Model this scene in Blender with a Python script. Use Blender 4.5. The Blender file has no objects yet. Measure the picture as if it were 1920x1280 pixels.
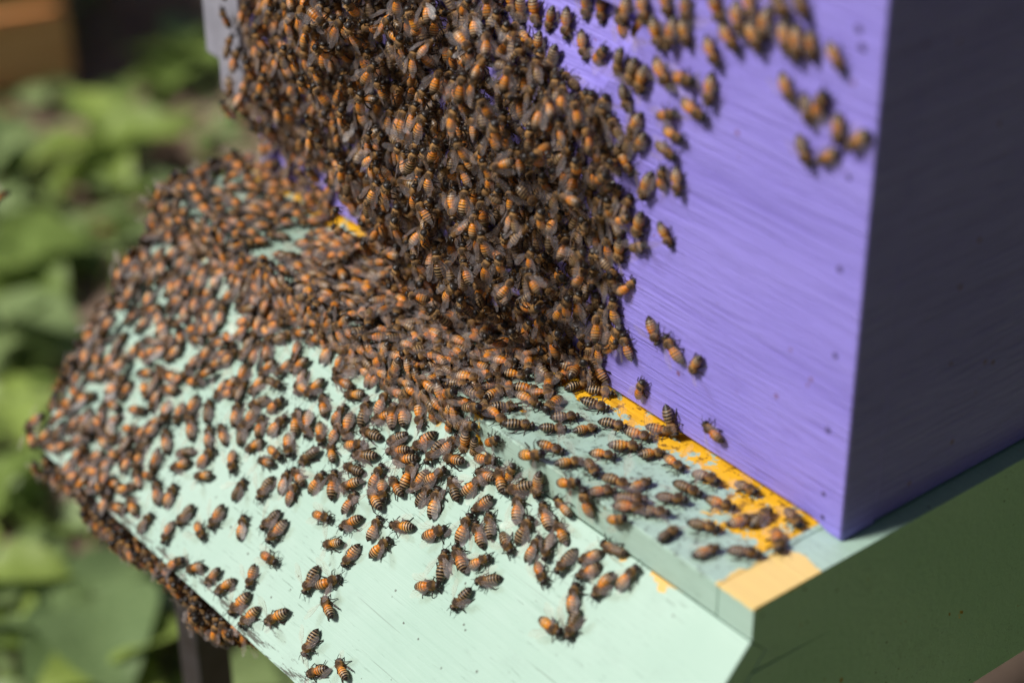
import bpy, math, random
import numpy as np
from mathutils import Vector, Matrix, Quaternion

# ------------------------------------------------------------------ camera, sky, sun, exposure
scene = bpy.context.scene
COL = scene.collection
cam_d = bpy.data.cameras.new('camera')
cam = bpy.data.objects.new('camera', cam_d)
COL.objects.link(cam)
RGT = Vector((0.6259, 0.7799, -0.0086))
FWD = Vector((-0.6658, 0.5285, -0.5267)).normalized()
UP = RGT.cross(FWD).normalized()
RGT = FWD.cross(UP).normalized()
CAM_P = Vector((0.4430, -0.5143, 0.5073))
cam.matrix_world = Matrix(((RGT.x, UP.x, -FWD.x, CAM_P.x), (RGT.y, UP.y, -FWD.y, CAM_P.y),
                           (RGT.z, UP.z, -FWD.z, CAM_P.z), (0, 0, 0, 1)))
cam_d.sensor_width = 36.0
cam_d.lens = 75.0
cam_d.clip_start = 0.02
cam_d.clip_end = 500.0
cam_d.dof.use_dof = True
cam_d.dof.focus_distance = 0.925
cam_d.dof.aperture_fstop = 3.8
scene.camera = cam

SUN_DIR = Vector((0.27, 0.61, -0.74)).normalized()        # the way the light travels
w = bpy.data.worlds.new('World')
scene.world = w
w.use_nodes = True
wn = w.node_tree.nodes
sky = wn.new('ShaderNodeTexSky')
sky.sky_type = 'NISHITA'
sky.sun_disc = False
sky.air_density = 0.55
sky.dust_density = 1.2
sky.sun_elevation = math.asin(-SUN_DIR.z)
sky.sun_rotation = math.atan2(-SUN_DIR.x, -SUN_DIR.y)
bg = wn['Background']
bg.inputs['Strength'].default_value = 0.05
w.node_tree.links.new(sky.outputs[0], bg.inputs['Color'])

sun_d = bpy.data.lights.new('sun', 'SUN')
sun_d.energy = 4.6
sun_d.angle = math.radians(15.0)
sun_d.color = (1.0, 0.965, 0.91)
sun = bpy.data.objects.new('sun', sun_d)
COL.objects.link(sun)
sun.rotation_euler = SUN_DIR.to_track_quat('-Z', 'Y').to_euler()
sun.location = (-2, -2, 3)

vs = scene.view_settings
vs.view_transform = 'Standard'
vs.look = 'None'
vs.exposure = -0.16
vs.gamma = 1.0
vs.use_curve_mapping = False
scene.cycles.use_denoising = True
scene.cycles.transparent_max_bounces = 16
scene.cycles.sample_clamp_indirect = 6.0

# ------------------------------------------------------------------ helpers
rng = random.Random(11)


def tag(o, label=None, cat=None, group=None, kind=None):
    if label: o['label'] = label
    if cat: o['category'] = cat
    if group: o['group'] = group
    if kind: o['kind'] = kind
    return o


def empty(name, loc=(0, 0, 0)):
    o = bpy.data.objects.new(name, None)
    COL.objects.link(o)
    o.location = loc
    o.empty_display_size = 0.02
    return o


def link(name, me, parent=None):
    o = bpy.data.objects.new(name, me)
    COL.objects.link(o)
    if parent is not None:
        o.parent = parent
        o.matrix_parent_inverse = Matrix.Identity(4)
    return o


class MB:
    """collects shapes for one mesh"""
    def __init__(s):
        s.v = []; s.f = []

    def add(s, vs_, fs):
        b = len(s.v)
        s.v += [tuple(p) for p in vs_]
        s.f += [tuple(i + b for i in f) for f in fs]

    def box(s, x0, x1, y0, y1, z0, z1, b=0.0):
        if b <= 0:
            vs_ = [(x, y, z) for z in (z0, z1) for y in (y0, y1) for x in (x0, x1)]
            s.add(vs_, [(0, 2, 3, 1), (4, 5, 7, 6), (0, 1, 5, 4), (2, 6, 7, 3), (0, 4, 6, 2), (1, 3, 7, 5)])
        else:
            import bmesh
            bm = bmesh.new()
            bmesh.ops.create_cube(bm, size=1.0)
            for q in bm.verts:
                q.co = Vector(((x0 + x1) / 2 + q.co.x * (x1 - x0), (y0 + y1) / 2 + q.co.y * (y1 - y0),
                               (z0 + z1) / 2 + q.co.z * (z1 - z0)))
            bmesh.ops.bevel(bm, geom=bm.edges[:], offset=b, segments=2, affect='EDGES', profile=0.5)
            bm.verts.index_update()
            s.add([q.co[:] for q in bm.verts], [[q.index for q in f.verts] for f in bm.faces])
            bm.free()

    def prism(s, prof, x0, x1):
        """prof: list of (y, z) anticlockwise seen from +x"""
        n = len(prof)
        s.add([(x0, y, z) for y, z in prof] + [(x1, y, z) for y, z in prof],
              [tuple(range(n))[::-1], tuple(range(n, 2 * n))] +
              [(i, (i + 1) % n, n + (i + 1) % n, n + i) for i in range(n)])

    def tube(s, pts, rad, seg=5):
        P = [Vector(p) for p in pts]
        vs_ = []
        for i, p in enumerate(P):
            t = (P[min(i + 1, len(P) - 1)] - P[max(i - 1, 0)]).normalized()
            a = t.cross(Vector((0.13, 0.21, 0.97)))
            if a.length < 1e-3: a = t.cross(Vector((1, 0, 0)))
            a.normalize(); b = t.cross(a)
            r = rad[i] if hasattr(rad, '__len__') else rad
            for k in range(seg):
                th = 2 * math.pi * k / seg
                vs_.append(p + a * (r * math.cos(th)) + b * (r * math.sin(th)))
        fs = []
        for i in range(len(P) - 1):
            for k in range(seg):
                k2 = (k + 1) % seg
                fs.append((i * seg + k, i * seg + k2, (i + 1) * seg + k2, (i + 1) * seg + k))
        fs.append(tuple(range(seg))[::-1])
        fs.append(tuple(range((len(P) - 1) * seg, len(P) * seg)))
        s.add(vs_, fs)

    def mesh(s, name, mat, smooth=False, fix=True):
        me = bpy.data.meshes.new(name)
        me.from_pydata(s.v, [], s.f)
        if fix:
            import bmesh
            bm = bmesh.new(); bm.from_mesh(me)
            bmesh.ops.recalc_face_normals(bm, faces=bm.faces[:])
            bm.to_mesh(me); bm.free()
        me.materials.append(mat)
        if smooth:
            me.polygons.foreach_set('use_smooth', [True] * len(me.polygons))
        me.update()
        return me

    def build(s, name, mat, parent=None, smooth=False, fix=True):
        return link(name, s.mesh(name, mat, smooth, fix), parent)


class NT:
    """small writer for procedural node materials"""
    def __init__(s, name):
        s.m = bpy.data.materials.new(name)
        s.m.use_nodes = True
        s.t = s.m.node_tree
        s.n = s.t.nodes
        s.p = s.n['Principled BSDF']
        s.out = s.n['Material Output']
        s.tc = s.n.new('ShaderNodeTexCoord')

    def put(s, sock, val):
        if isinstance(val, bpy.types.NodeSocket): s.t.links.new(val, sock)
        else: sock.default_value = val

    def math(s, op, a, b=0.0, c=0.0, clamp=False):
        k = s.n.new('ShaderNodeMath'); k.operation = op; k.use_clamp = clamp
        s.put(k.inputs[0], a); s.put(k.inputs[1], b); s.put(k.inputs[2], c)
        return k.outputs[0]

    def xyz(s, which='Object'):
        k = s.n.new('ShaderNodeSeparateXYZ')
        s.t.links.new(s.tc.outputs[which], k.inputs[0])
        return k.outputs

    def mapping(s, scale=(1, 1, 1), rot=(0, 0, 0), loc=(0, 0, 0), which='Object'):
        k = s.n.new('ShaderNodeMapping')
        k.inputs['Scale'].default_value = scale
        k.inputs['Rotation'].default_value = rot
        k.inputs['Location'].default_value = loc
        s.t.links.new(s.tc.outputs[which], k.inputs['Vector'])
        return k.outputs[0]

    def noise(s, vec, scale=5.0, detail=4.0, rough=0.55, dist=0.0):
        k = s.n.new('ShaderNodeTexNoise')
        if vec is not None: s.t.links.new(vec, k.inputs['Vector'])
        k.inputs['Scale'].default_value = scale
        k.inputs['Detail'].default_value = detail
        k.inputs['Roughness'].default_value = rough
        k.inputs['Distortion'].default_value = dist
        return k.outputs[0]

    def voronoi(s, vec, scale=5.0):
        k = s.n.new('ShaderNodeTexVoronoi')
        if vec is not None: s.t.links.new(vec, k.inputs['Vector'])
        k.inputs['Scale'].default_value = scale
        return k.outputs

    def ramp(s, fac, a, b):
        """0 below a, 1 above b, smooth between"""
        k = s.n.new('ShaderNodeMapRange'); k.interpolation_type = 'SMOOTHSTEP'
        s.put(k.inputs['Value'], fac)
        k.inputs['From Min'].default_value = a; k.inputs['From Max'].default_value = b
        return k.outputs[0]

    def mix(s, fac, a, b, mode='MIX'):
        k = s.n.new('ShaderNodeMix'); k.data_type = 'RGBA'; k.blend_type = mode
        s.put(k.inputs[0], fac)
        for i, q in ((6, a), (7, b)):
            if isinstance(q, bpy.types.NodeSocket): s.t.links.new(q, k.inputs[i])
            else: k.inputs[i].default_value = (q[0], q[1], q[2], 1)
        return k.outputs[2]

    def col(s, c): s.put(s.p.inputs['Base Color'], c if isinstance(c, bpy.types.NodeSocket) else (c[0], c[1], c[2], 1))

    def bump(s, h, strength=0.5, dist=0.001):
        k = s.n.new('ShaderNodeBump')
        k.inputs['Strength'].default_value = strength
        k.inputs['Distance'].default_value = dist
        s.t.links.new(h, k.inputs['Height'])
        s.t.links.new(k.outputs[0], s.p.inputs['Normal'])

    def rough(s, r): s.put(s.p.inputs['Roughness'], r)


# ------------------------------------------------------------------ materials
def mat_purple():
    t = NT('purple_paint')
    g1 = t.noise(t.mapping((11, 11, 260), (0, 0.012, 0)), 1.0, 5, 0.62, 1.4)
    g2 = t.noise(t.mapping((34, 34, 800), (0, -0.02, 0)), 1.0, 4, 0.65, 0.9)
    big = t.noise(t.mapping((9, 9, 22)), 1.0, 3)
    grain = t.math('ADD', t.math('MULTIPLY', g1, 0.65), t.math('MULTIPLY', g2, 0.35))
    c = t.mix(t.ramp(big, 0.3, 0.7), (0.31, 0.255, 0.80), (0.36, 0.30, 0.87))
    c = t.mix(t.math('MULTIPLY', t.ramp(grain, 0.50, 0.36), 0.42), c, (0.19, 0.14, 0.56))
    c = t.mix(t.math('MULTIPLY', t.ramp(grain, 0.56, 0.70), 0.25), c, (0.46, 0.40, 0.90))
    # propolis and mud specks
    v = t.voronoi(t.mapping((1, 1, 1)), 105.0)
    n = t.noise(t.mapping((1, 1, 1)), 300.0, 2)
    gate = t.ramp(t.noise(t.mapping((1, 1, 1)), 28.0, 2), 0.50, 0.58)
    sp = t.math('MULTIPLY', t.ramp(t.math('ADD', v[0], t.math('MULTIPLY', n, 0.14)), 0.205, 0.165), gate)
    c = t.mix(t.math('MULTIPLY', sp, 0.7), c, (0.20, 0.06, 0.09))
    t.col(c)
    t.rough(t.math('ADD', 0.38, t.math('MULTIPLY', grain, 0.22)))
    t.p.inputs['Specular IOR Level'].default_value = 0.45
    t.bump(t.math('ADD', grain, t.math('MULTIPLY', big, 0.8)), 0.75, 0.0022)
    return t.m


def mint_nodes(t, grainscale=(9, 260, 260)):
    g1 = t.noise(t.mapping(grainscale), 1.0, 4, 0.6, 0.5)
    big = t.noise(t.mapping((13, 13, 13)), 1.0, 4)
    c = t.mix(t.ramp(big, 0.3, 0.7), (0.40, 0.575, 0.475), (0.46, 0.625, 0.53))
    c = t.mix(t.math('MULTIPLY', t.ramp(g1, 0.38, 0.28), 0.35), c, (0.30, 0.46, 0.36))
    # worn flecks along the grain
    fl = t.noise(t.mapping((grainscale[0] * 9, grainscale[1] * 3, grainscale[2] * 3)), 1.0, 3, 0.7)
    gate = t.ramp(t.noise(t.mapping((1, 1, 1)), 30.0, 3), 0.42, 0.62)
    c = t.mix(t.math('MULTIPLY', t.math('MULTIPLY', t.ramp(fl, 0.60, 0.69), gate), 0.7), c, (0.13, 0.20, 0.15))
    # droppings and dirt specks
    v = t.voronoi(t.mapping((1, 1, 1)), 130.0)
    n = t.noise(t.mapping((1, 1, 1)), 420.0, 2)
    sp = t.ramp(t.math('ADD', v[0], t.math('MULTIPLY', n, 0.16)), 0.185, 0.150)
    g2 = t.ramp(t.noise(t.mapping((1, 1, 1)), 19.0, 2), 0.47, 0.55)
    c = t.mix(t.math('MULTIPLY', t.math('MULTIPLY', sp, g2), 0.8), c, (0.06, 0.05, 0.035))
    # long scratches and faint grey smears
    sc = t.noise(t.mapping((14, 900, 900), (0.05, 0.03, 0.04)), 1.0, 2, 0.5)
    c = t.mix(t.math('MULTIPLY', t.ramp(sc, 0.70, 0.74), 0.45), c, (0.20, 0.26, 0.21))
    sm = t.noise(t.mapping((38, 55, 55)), 1.0, 5, 0.65)
    c = t.mix(t.math('MULTIPLY', t.ramp(sm, 0.52, 0.72), 0.28), c, (0.33, 0.45, 0.38))
    return c, g1


def mat_mint():
    t = NT('mint_paint')
    c, g = mint_nodes(t)
    t.col(c)
    t.rough(t.math('ADD', 0.42, t.math('MULTIPLY', g, 0.2)))
    t.bump(g, 0.3, 0.0008)
    return t.m


def mat_mint_slope():
    """landing board: paint rubbed through along its lower edge"""
    t = NT('mint_paint_worn_edge')
    c, g = mint_nodes(t)
    X, Y, Z = t.xyz()
    n = t.noise(t.mapping((60, 300, 300)), 1.0, 4, 0.7)
    edge = t.ramp(Z, -0.094, -0.1125)
    wear = t.ramp(t.math('ADD', t.math('MULTIPLY', edge, 0.32), n), 0.80, 0.90)
    c = t.mix(wear, c, (0.10, 0.11, 0.085))
    # yellow flecks by the joint
    ny = t.noise(t.mapping((90, 90, 90)), 1.0, 3, 0.6)
    fold = t.ramp(Z, -0.0235, -0.017)
    c = t.mix(t.ramp(t.math('ADD', t.math('MULTIPLY', fold, 0.22), ny), 0.80, 0.84), c, (0.80, 0.50, 0.13))
    t.col(c)
    t.rough(t.math('ADD', 0.40, t.math('MULTIPLY', g, 0.2)))
    t.bump(g, 0.3, 0.0008)
    return t.m


def mat_deck():
    """mint paint over old yellow paint, rubbed and grimy near the entrance"""
    t = NT('mint_over_yellow_paint')
    c, g = mint_nodes(t)
    X, Y, Z = t.xyz()
    n1 = t.noise(t.mapping((1, 1, 1)), 75.0, 4, 0.6)
    n2 = t.noise(t.mapping((1, 1, 1)), 230.0, 4, 0.65)
    wob = t.math('ADD', t.math('MULTIPLY', t.math('SUBTRACT', n1, 0.5), 0.030),
                 t.math('MULTIPLY', t.math('SUBTRACT', n2, 0.5), 0.012))
    # grime where the bees walk
    gr = t.math('MULTIPLY', t.ramp(t.math('ADD', n2, t.math('MULTIPLY', n1, 0.5)), 0.74, 1.02), t.ramp(X, 0.0, -0.03))
    gl = t.noise(t.mapping((25, 25, 25)), 1.0, 4)
    c = t.mix(t.math('MULTIPLY', t.math('MULTIPLY', t.ramp(gl, 0.40, 0.70), t.ramp(X, 0.0, -0.03)), 0.28), c, (0.27, 0.40, 0.31))
    c = t.mix(t.math('MULTIPLY', gr, t.ramp(Z, -0.004, -0.001)), c, (0.05, 0.055, 0.04))
    # band of yellow below the box front
    yb = t.ramp(t.math('ADD', Y, t.math('MULTIPLY', wob, 1.2)), -0.0100, -0.0088)
    yb = t.math('MULTIPLY', yb, t.ramp(X, -0.0135, -0.0150))
    # widened part toward the corner
    wide = t.math('MULTIPLY', t.ramp(t.math('ADD', Y, t.math('MULTIPLY', wob, 1.3)), -0.0270, -0.0258),
                  t.math('MULTIPLY', t.ramp(t.math('ADD', X, wob), -0.049, -0.046), t.ramp(X, -0.0135, -0.0150)))
    chip = t.ramp(t.math('ADD', t.noise(t.mapping((1, 1, 1), (0, 0, 0), (2, 2, 0)), 120.0, 5, 0.7), t.math('MULTIPLY', n1, 0.35)), 0.56, 0.60)
    yel = t.math('MULTIPLY', t.math('MAXIMUM', yb, wide), chip)
    # small flecks
    fl = t.ramp(t.math('ADD', n1, t.math('MULTIPLY', n2, 0.3)), 0.845, 0.865)
    dx = t.math('SUBTRACT', X, -0.1616); dy = t.math('SUBTRACT', Y, -0.0494)
    r = t.math('SQRT', t.math('ADD', t.math('MULTIPLY', dx, dx), t.math('MULTIPLY', dy, dy)))
    spot = t.ramp(t.math('ADD', r, t.math('MULTIPLY', wob, 0.3)), 0.0062, 0.0055)
    yel = t.math('MAXIMUM', yel, t.math('MAXIMUM', fl, spot))
    ycol = t.mix(t.ramp(g, 0.42, 0.3), (0.93, 0.50, 0.022), (0.70, 0.33, 0.012))
    ydirt = t.ramp(t.math('ADD', n2, t.math('MULTIPLY', n1, 0.4)), 0.76, 0.84)
    ycol = t.mix(t.math('MULTIPLY', ydirt, 0.8), ycol, (0.16, 0.065, 0.012))
    c = t.mix(yel, c, ycol)
    # paler clean patch on the corner
    px = t.ramp(t.math('ADD', X, t.math('MULTIPLY', wob, 0.35)), -0.0130, -0.0120)
    py = t.math('MULTIPLY', t.ramp(t.math('ADD', Y, t.math('MULTIPLY', wob, 0.4)), -0.0175, -0.0185), t.ramp(t.math('ADD', Z, t.math('MULTIPLY', wob, 0.1)), -0.0012, -0.0006))
    c = t.mix(t.math('MULTIPLY', px, py), c, (0.93, 0.66, 0.24))
    t.col(c)
    t.rough(0.5)
    t.bump(g, 0.5, 0.001)
    return t.m


def mat_simple(name, colour, rough=0.5, metal=0.0, nscale=40.0, amount=0.25, bump=0.0):
    t = NT(name)
    n = t.noise(t.mapping((1, 1, 1)), nscale, 4)
    d = tuple(q * (1 - amount) for q in colour); l = tuple(min(1, q * (1 + amount)) for q in colour)
    t.col(t.mix(t.ramp(n, 0.3, 0.7), d, l))
    t.rough(rough)
    t.p.inputs['Metallic'].default_value = metal
    if bump: t.bump(n, 0.5, bump)
    return t.m


def mat_wood():
    t = NT('brown_weathered_wood')
    g = t.noise(t.mapping((4, 60, 60)), 1.0, 4, 0.6, 0.4)
    t.col(t.mix(t.ramp(g, 0.3, 0.7), (0.62, 0.29, 0.09), (0.80, 0.47, 0.21)))
    t.rough(0.7); t.bump(g, 0.5, 0.002)
    return t.m


def mat_soil():
    t = NT('soil')
    n = t.noise(t.mapping((1, 1, 1)), 9.0, 6, 0.65)
    n2 = t.noise(t.mapping((1, 1, 1)), 60.0, 5, 0.7)
    c = t.mix(t.ramp(n, 0.35, 0.65), (0.23, 0.15, 0.105), (0.37, 0.26, 0.19))
    c = t.mix(t.ramp(n2, 0.50, 0.75), c, (0.38, 0.27, 0.21))
    v = t.noise(t.mapping((1, 1, 1), (0, 0, 0), (5, 3, 1)), 5.0, 4, 0.6)
    c = t.mix(t.math('MULTIPLY', t.ramp(v, 0.52, 0.64), 0.65), c, (0.13, 0.20, 0.05))
    t.col(c); t.rough(0.9)
    t.bump(t.math('ADD', n, t.math('MULTIPLY', n2, 0.5)), 0.8, 0.02)
    return t.m


def mat_leaf(name, c1, c2, trans=0.22):
    t = NT(name)
    n = t.noise(t.mapping((1, 1, 1)), 25.0, 4)
    inf = t.n.new('ShaderNodeObjectInfo')
    c = t.mix(t.ramp(n, 0.3, 0.7), c1, c2)
    c = t.mix(t.math('MULTIPLY', inf.outputs['Random'], 0.3), c, (c1[0] * 0.6, c1[1] * 0.7, c1[2] * 0.7))
    t.col(c); t.rough(0.42)
    tr = t.n.new('ShaderNodeBsdfTranslucent')
    t.t.links.new(c, tr.inputs['Color'])
    mx = t.n.new('ShaderNodeMixShader'); mx.inputs[0].default_value = trans
    t.t.links.new(t.p.outputs[0], mx.inputs[1]); t.t.links.new(tr.outputs[0], mx.inputs[2])
    t.t.links.new(mx.outputs[0], t.out.inputs['Surface'])
    return t.m


def mat_bee_body():
    t = NT('bee_body')
    a = t.n.new('ShaderNodeAttribute'); a.attribute_name = 'Col'
    n = t.noise(t.mapping((1, 1, 1)), 900.0, 2)
    c = t.mix(t.math('MULTIPLY', t.ramp(n, 0.45, 0.75), 0.18), a.outputs['Color'], (0.02, 0.012, 0.008))
    t.col(c)
    fz = a.outputs['Alpha']
    t.rough(t.math('ADD', 0.34, t.math('MULTIPLY', fz, 0.5)))
    t.put(t.p.inputs['Sheen Weight'], t.math('MULTIPLY', fz, 0.25))
    t.p.inputs['Sheen Tint'].default_value = (0.9, 0.62, 0.3, 1)
    t.p.inputs['Specular IOR Level'].default_value = 0.5
    return t.m


def mat_bee_wing():
    """clear membrane with a thin milky film and a sheen that grows at glancing angles"""
    t = NT('bee_wing')
    n = t.noise(t.mapping((300, 1100, 300)), 1.0, 3, 0.6)
    t.col(t.mix(t.ramp(n, 0.42, 0.58), (0.74, 0.60, 0.56), (0.95, 0.88, 0.92)))
    t.rough(0.28)
    t.p.inputs['Specular IOR Level'].default_value = 1.0
    tr = t.n.new('ShaderNodeBsdfTransparent')
    tr.inputs['Color'].default_value = (0.99, 0.965, 0.93, 1)
    lw = t.n.new('ShaderNodeLayerWeight'); lw.inputs['Blend'].default_value = 0.35
    fac = t.math('ADD', 0.075, t.math('MULTIPLY', lw.outputs['Facing'], 0.07))
    mx = t.n.new('ShaderNodeMixShader')
    t.t.links.new(fac, mx.inputs[0])
    t.t.links.new(tr.outputs[0], mx.inputs[1]); t.t.links.new(t.p.outputs[0], mx.inputs[2])
    t.t.links.new(mx.outputs[0], t.out.inputs['Surface'])
    return t.m


M = dict(
    purple=mat_purple(), mint=mat_mint(), slope=mat_mint_slope(), deck=mat_deck(),
    grey=mat_simple('grey_bracket_paint', (0.31, 0.31, 0.37), 0.45, 0.0, 60, 0.1),
    black=mat_simple('black_steel_paint', (0.026, 0.026, 0.030), 0.36, 0.0, 80, 0.3),
    wood=mat_wood(), soil=mat_soil(),
    nail=mat_simple('dark_nail', (0.09, 0.065, 0.22), 0.5),
    roof=mat_simple('pale_metal_lid', (0.55, 0.56, 0.57), 0.35, 0.6, 20, 0.1),
    dry=mat_leaf('dry_leaf', (0.22, 0.10, 0.05), (0.40, 0.22, 0.13), 0.15),
    leaf_mid=mat_leaf('leaf_mid_green', (0.20, 0.29, 0.06), (0.28, 0.38, 0.10)),
    leaf_pale=mat_leaf('leaf_pale_green', (0.26, 0.35, 0.13), (0.36, 0.46, 0.20)),
    leaf_bright=mat_leaf('leaf_yellow_green', (0.27, 0.37, 0.065), (0.38, 0.48, 0.13)),
    leaf_dark=mat_leaf('leaf_dark_green', (0.16, 0.24, 0.09), (0.24, 0.33, 0.135), 0.2),
    leaf_added_hedge=mat_leaf('leaf_added_hedge', (0.065, 0.155, 0.010), (0.10, 0.215, 0.016), 0.3),
    body=mat_bee_body(), wing=mat_bee_wing(),
    vein=mat_simple('bee_wing_vein', (0.20, 0.10, 0.05), 0.4, 0.0, 900, 0.3),
    limb=mat_simple('bee_leg_brown', (0.020, 0.009, 0.005), 0.30, 0.0, 900, 0.4),
)

# ------------------------------------------------------------------ ground
XL, XR = -0.421, 0.008
GZ = -0.50


def ground():
    n = 90
    vs_, fs = [], []
    xs = [math.copysign(abs(t) ** 3, t) * 60 for t in np.linspace(-1, 1, n)]
    for j, yy in enumerate(xs):
        for i, xx in enumerate(xs):
            x = xx - 0.9; y = yy + 0.4
            z = GZ + 0.012 * math.sin(x * 5.1 + 1) * math.sin(y * 4.3) + 0.008 * math.sin(x * 13 + y * 9)
            vs_.append((x, y, z))
    for j in range(n - 1):
        for i in range(n - 1):
            a = j * n + i
            fs.append((a, a + 1, a + n + 1, a + n))
    m = MB(); m.add(vs_, fs)
    o = m.build('ground', M['soil'], smooth=True, fix=False)
    tag(o, 'brown soil ground with patchy low growth below the hive', 'ground', kind='structure')


ground()


# ------------------------------------------------------------------ hive base (bottom board with sloped landing board)
def bevel_mesh(me, off, seg=2):
    import bmesh
    bm = bmesh.new(); bm.from_mesh(me)
    bmesh.ops.recalc_face_normals(bm, faces=bm.faces[:])
    bmesh.ops.bevel(bm, geom=bm.edges[:], offset=off, segments=seg, affect='EDGES', profile=0.5)
    bm.to_mesh(me); bm.free(); me.update()


hive = empty('beehive', (0, 0, -0.1137))
tag(hive, 'purple wooden beehive box on a mint green base with sloping landing board', 'beehive')


def hive_part(name, label=None):
    o = empty(name, (0, 0, 0.1137))
    o.parent = hive
    if label: o['label'] = label
    return o


base = hive_part('base', 'mint green base with sloping landing board')


def prism_part(name, prof, x0, x1, mat, bev):
    m = MB(); m.prism(prof, x0, x1)
    o = m.build(name, mat, base)
    bevel_mesh(o.data, bev)
    return o


prism_part('deck_board', [(-0.0545, 0.0), (-0.0546, -0.0153), (-0.0456, -0.0235), (-0.0370, -0.0310), (0.505, -0.0310), (0.505, 0.0)],
           XL + 0.0193, XR - 0.0193, M['deck'], 0.0007)
prism_part('landing_board', [(-0.0549, -0.0155), (-0.1435, -0.1137), (-0.1272, -0.1137), (-0.0461, -0.0238)],
           XL, XR, M['slope'], 0.0008)
for x0, x1 in ((XR - 0.019, XR), (XL, XL + 0.019)):
    # rail and side in one, split by an old crack near the front
    prism_part('side_board', [(-0.0545, 0.0), (-0.0546, -0.0153), (-0.0459, -0.0240), (-0.0523, -0.0312), (-0.008, -0.0334), (-0.0532, -0.0321),
                              (-0.1268, -0.1134), (0.505, -0.1134), (0.505, 0.0)], x0, x1, M['deck'], 0.0003)
m = MB(); m.box(XL + 0.0195, XR - 0.0195, 0.486, 0.505, -0.113, -0.0315); m.build('back_board', M['mint'], base)
m = MB(); m.box(XL + 0.0195, XR - 0.0195, -0.10, 0.485, -0.113, -0.105); m.build('floor_board', M['mint'], base)

# ------------------------------------------------------------------ purple hive box
HZ = 0.305
BL = -0.413
box = hive_part('brood_box', 'purple painted wooden box')


def hold_depth(x, z):
    a = abs(x + 0.2065)
    if a >= 0.082: return 0.0
    zt = 0.1805
    zb = 0.139 + 0.038 * max(0.0, (a - 0.050) / 0.032) ** 2
    if z <= zb or z >= zt: return 0.0
    return 0.0135 * min(1.0, ((z - zb) / (zt - zb)) ** 0.8)


def front_panel():
    xs = sorted(set([round(x, 5) for x in np.linspace(BL, 0, 150)] + [-0.0004, -0.0009, -0.0015, BL + 0.0004, BL + 0.0009, BL + 0.0015, -0.125, -0.1247, -0.288, -0.2885]))
    zs = sorted(set([0.0, 0.0006, 0.0012, 0.002, 0.003, 0.004, HZ - 0.001, HZ] + [round(z, 5) for z in np.linspace(0.006, HZ - 0.003, 70)] + [0.1800, 0.1806]))
    nx, nz = len(xs), len(zs)
    R = 0.0014
    vs_ = []
    for z in zs:
        for x in xs:
            k = min(1.0, max(0.0, (-x - 0.006) / 0.012)) * min(1.0, max(0.0, (x - BL - 0.006) / 0.012))
            zb = 0.0006 + 0.0028 * (k * k * (3 - 2 * k))
            zz = max(z + 0.0006, zb) if z < 0.006 else z
            y = hold_depth(x, z)
            for d in (-x, x - BL, zz - zb, HZ - zz):
                if d < R: y = max(y, R - math.sqrt(max(0.0, R * R - (R - d) ** 2)))
            vs_.append((x, y, zz))
    nb = len(vs_)
    fs = []
    for j in range(nz - 1):
        for i in range(nx - 1):
            a = j * nx + i
            fs.append((a, a + 1, a + nx + 1, a + nx))
    # rim to the back plane
    rim = [i for i in range(nx)] + [j * nx + nx - 1 for j in range(1, nz)] + [(nz - 1) * nx + i for i in range(nx - 2, -1, -1)] + [j * nx for j in range(nz - 2, 0, -1)]
    for q in rim: vs_.append((vs_[q][0], 0.0190, vs_[q][2]))
    L = len(rim)
    for i in range(L):
        fs.append((rim[i], nb + i, nb + (i + 1) % L, rim[(i + 1) % L]))
    fs.append(tuple(nb + i for i in range(L)))
    m = MB(); m.add(vs_, fs)
    return m.build('front_panel', M['purple'], box, fix=True)


front_panel()
for x0, x1 in ((-0.0192, -0.0002), (BL + 0.0002, BL + 0.0192)):
    m = MB(); m.box(x0, x1, 0.0194, 0.508, 0.0014, HZ); o = m.build('side_panel', M['purple'], box); bevel_mesh(o.data, 0.0006)
m = MB(); m.box(BL + 0.0196, -0.0196, 0.489, 0.508, 0.0014, HZ); m.build('back_panel', M['purple'], box)
for x, z, r in ((-0.0105, 0.018, .0012), (-0.0110, 0.0475, .0015), (-0.0105, 0.0815, .0014), (-0.0118, 0.118, .0015), (-0.0112, 0.156, .0014),
                (-0.0100, 0.2065, .0019), (-0.0122, 0.2125, .0018), (-0.0100, 0.0070, .0011)):
    mm = MB()
    k = 10
    mm.add([(x + r * math.cos(6.2832 * i / k), -0.00005, z + r * math.sin(6.2832 * i / k)) for i in range(k)] +
           [(x + r * .8 * math.cos(6.2832 * i / k), -0.0003, z + r * .8 * math.sin(6.2832 * i / k)) for i in range(k)],
           [(i, (i + 1) % k, k + (i + 1) % k, k + i) for i in range(k)] + [tuple(range(k, 2 * k))])
    mm.build('nail_head', M['nail'], box)

lid = hive_part('lid', 'pale metal lid')
m = MB(); m.box(BL - 0.02, 0.02, -0.02, 0.53, HZ + 0.028, HZ + 0.032); m.build('top_sheet', M['roof'], lid)
for a in ((BL - 0.02, 0.02, -0.02, -0.0175, HZ - 0.006, HZ + 0.0278), (BL - 0.02, 0.02, 0.5275, 0.53, HZ - 0.006, HZ + 0.0278),
          (BL - 0.02, BL - 0.0175, -0.0173, 0.5273, HZ - 0.006, HZ + 0.0278), (0.0175, 0.02, -0.0173, 0.5273, HZ - 0.006, HZ + 0.0278)):
    m = MB(); m.box(*a); m.build('rim', M['roof'], lid)
m = MB(); m.box(BL + 0.001, -0.001, 0.001, 0.507, HZ + 0.0004, HZ + 0.0276); m.build('inner_cover', M['wood'], lid)

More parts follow.
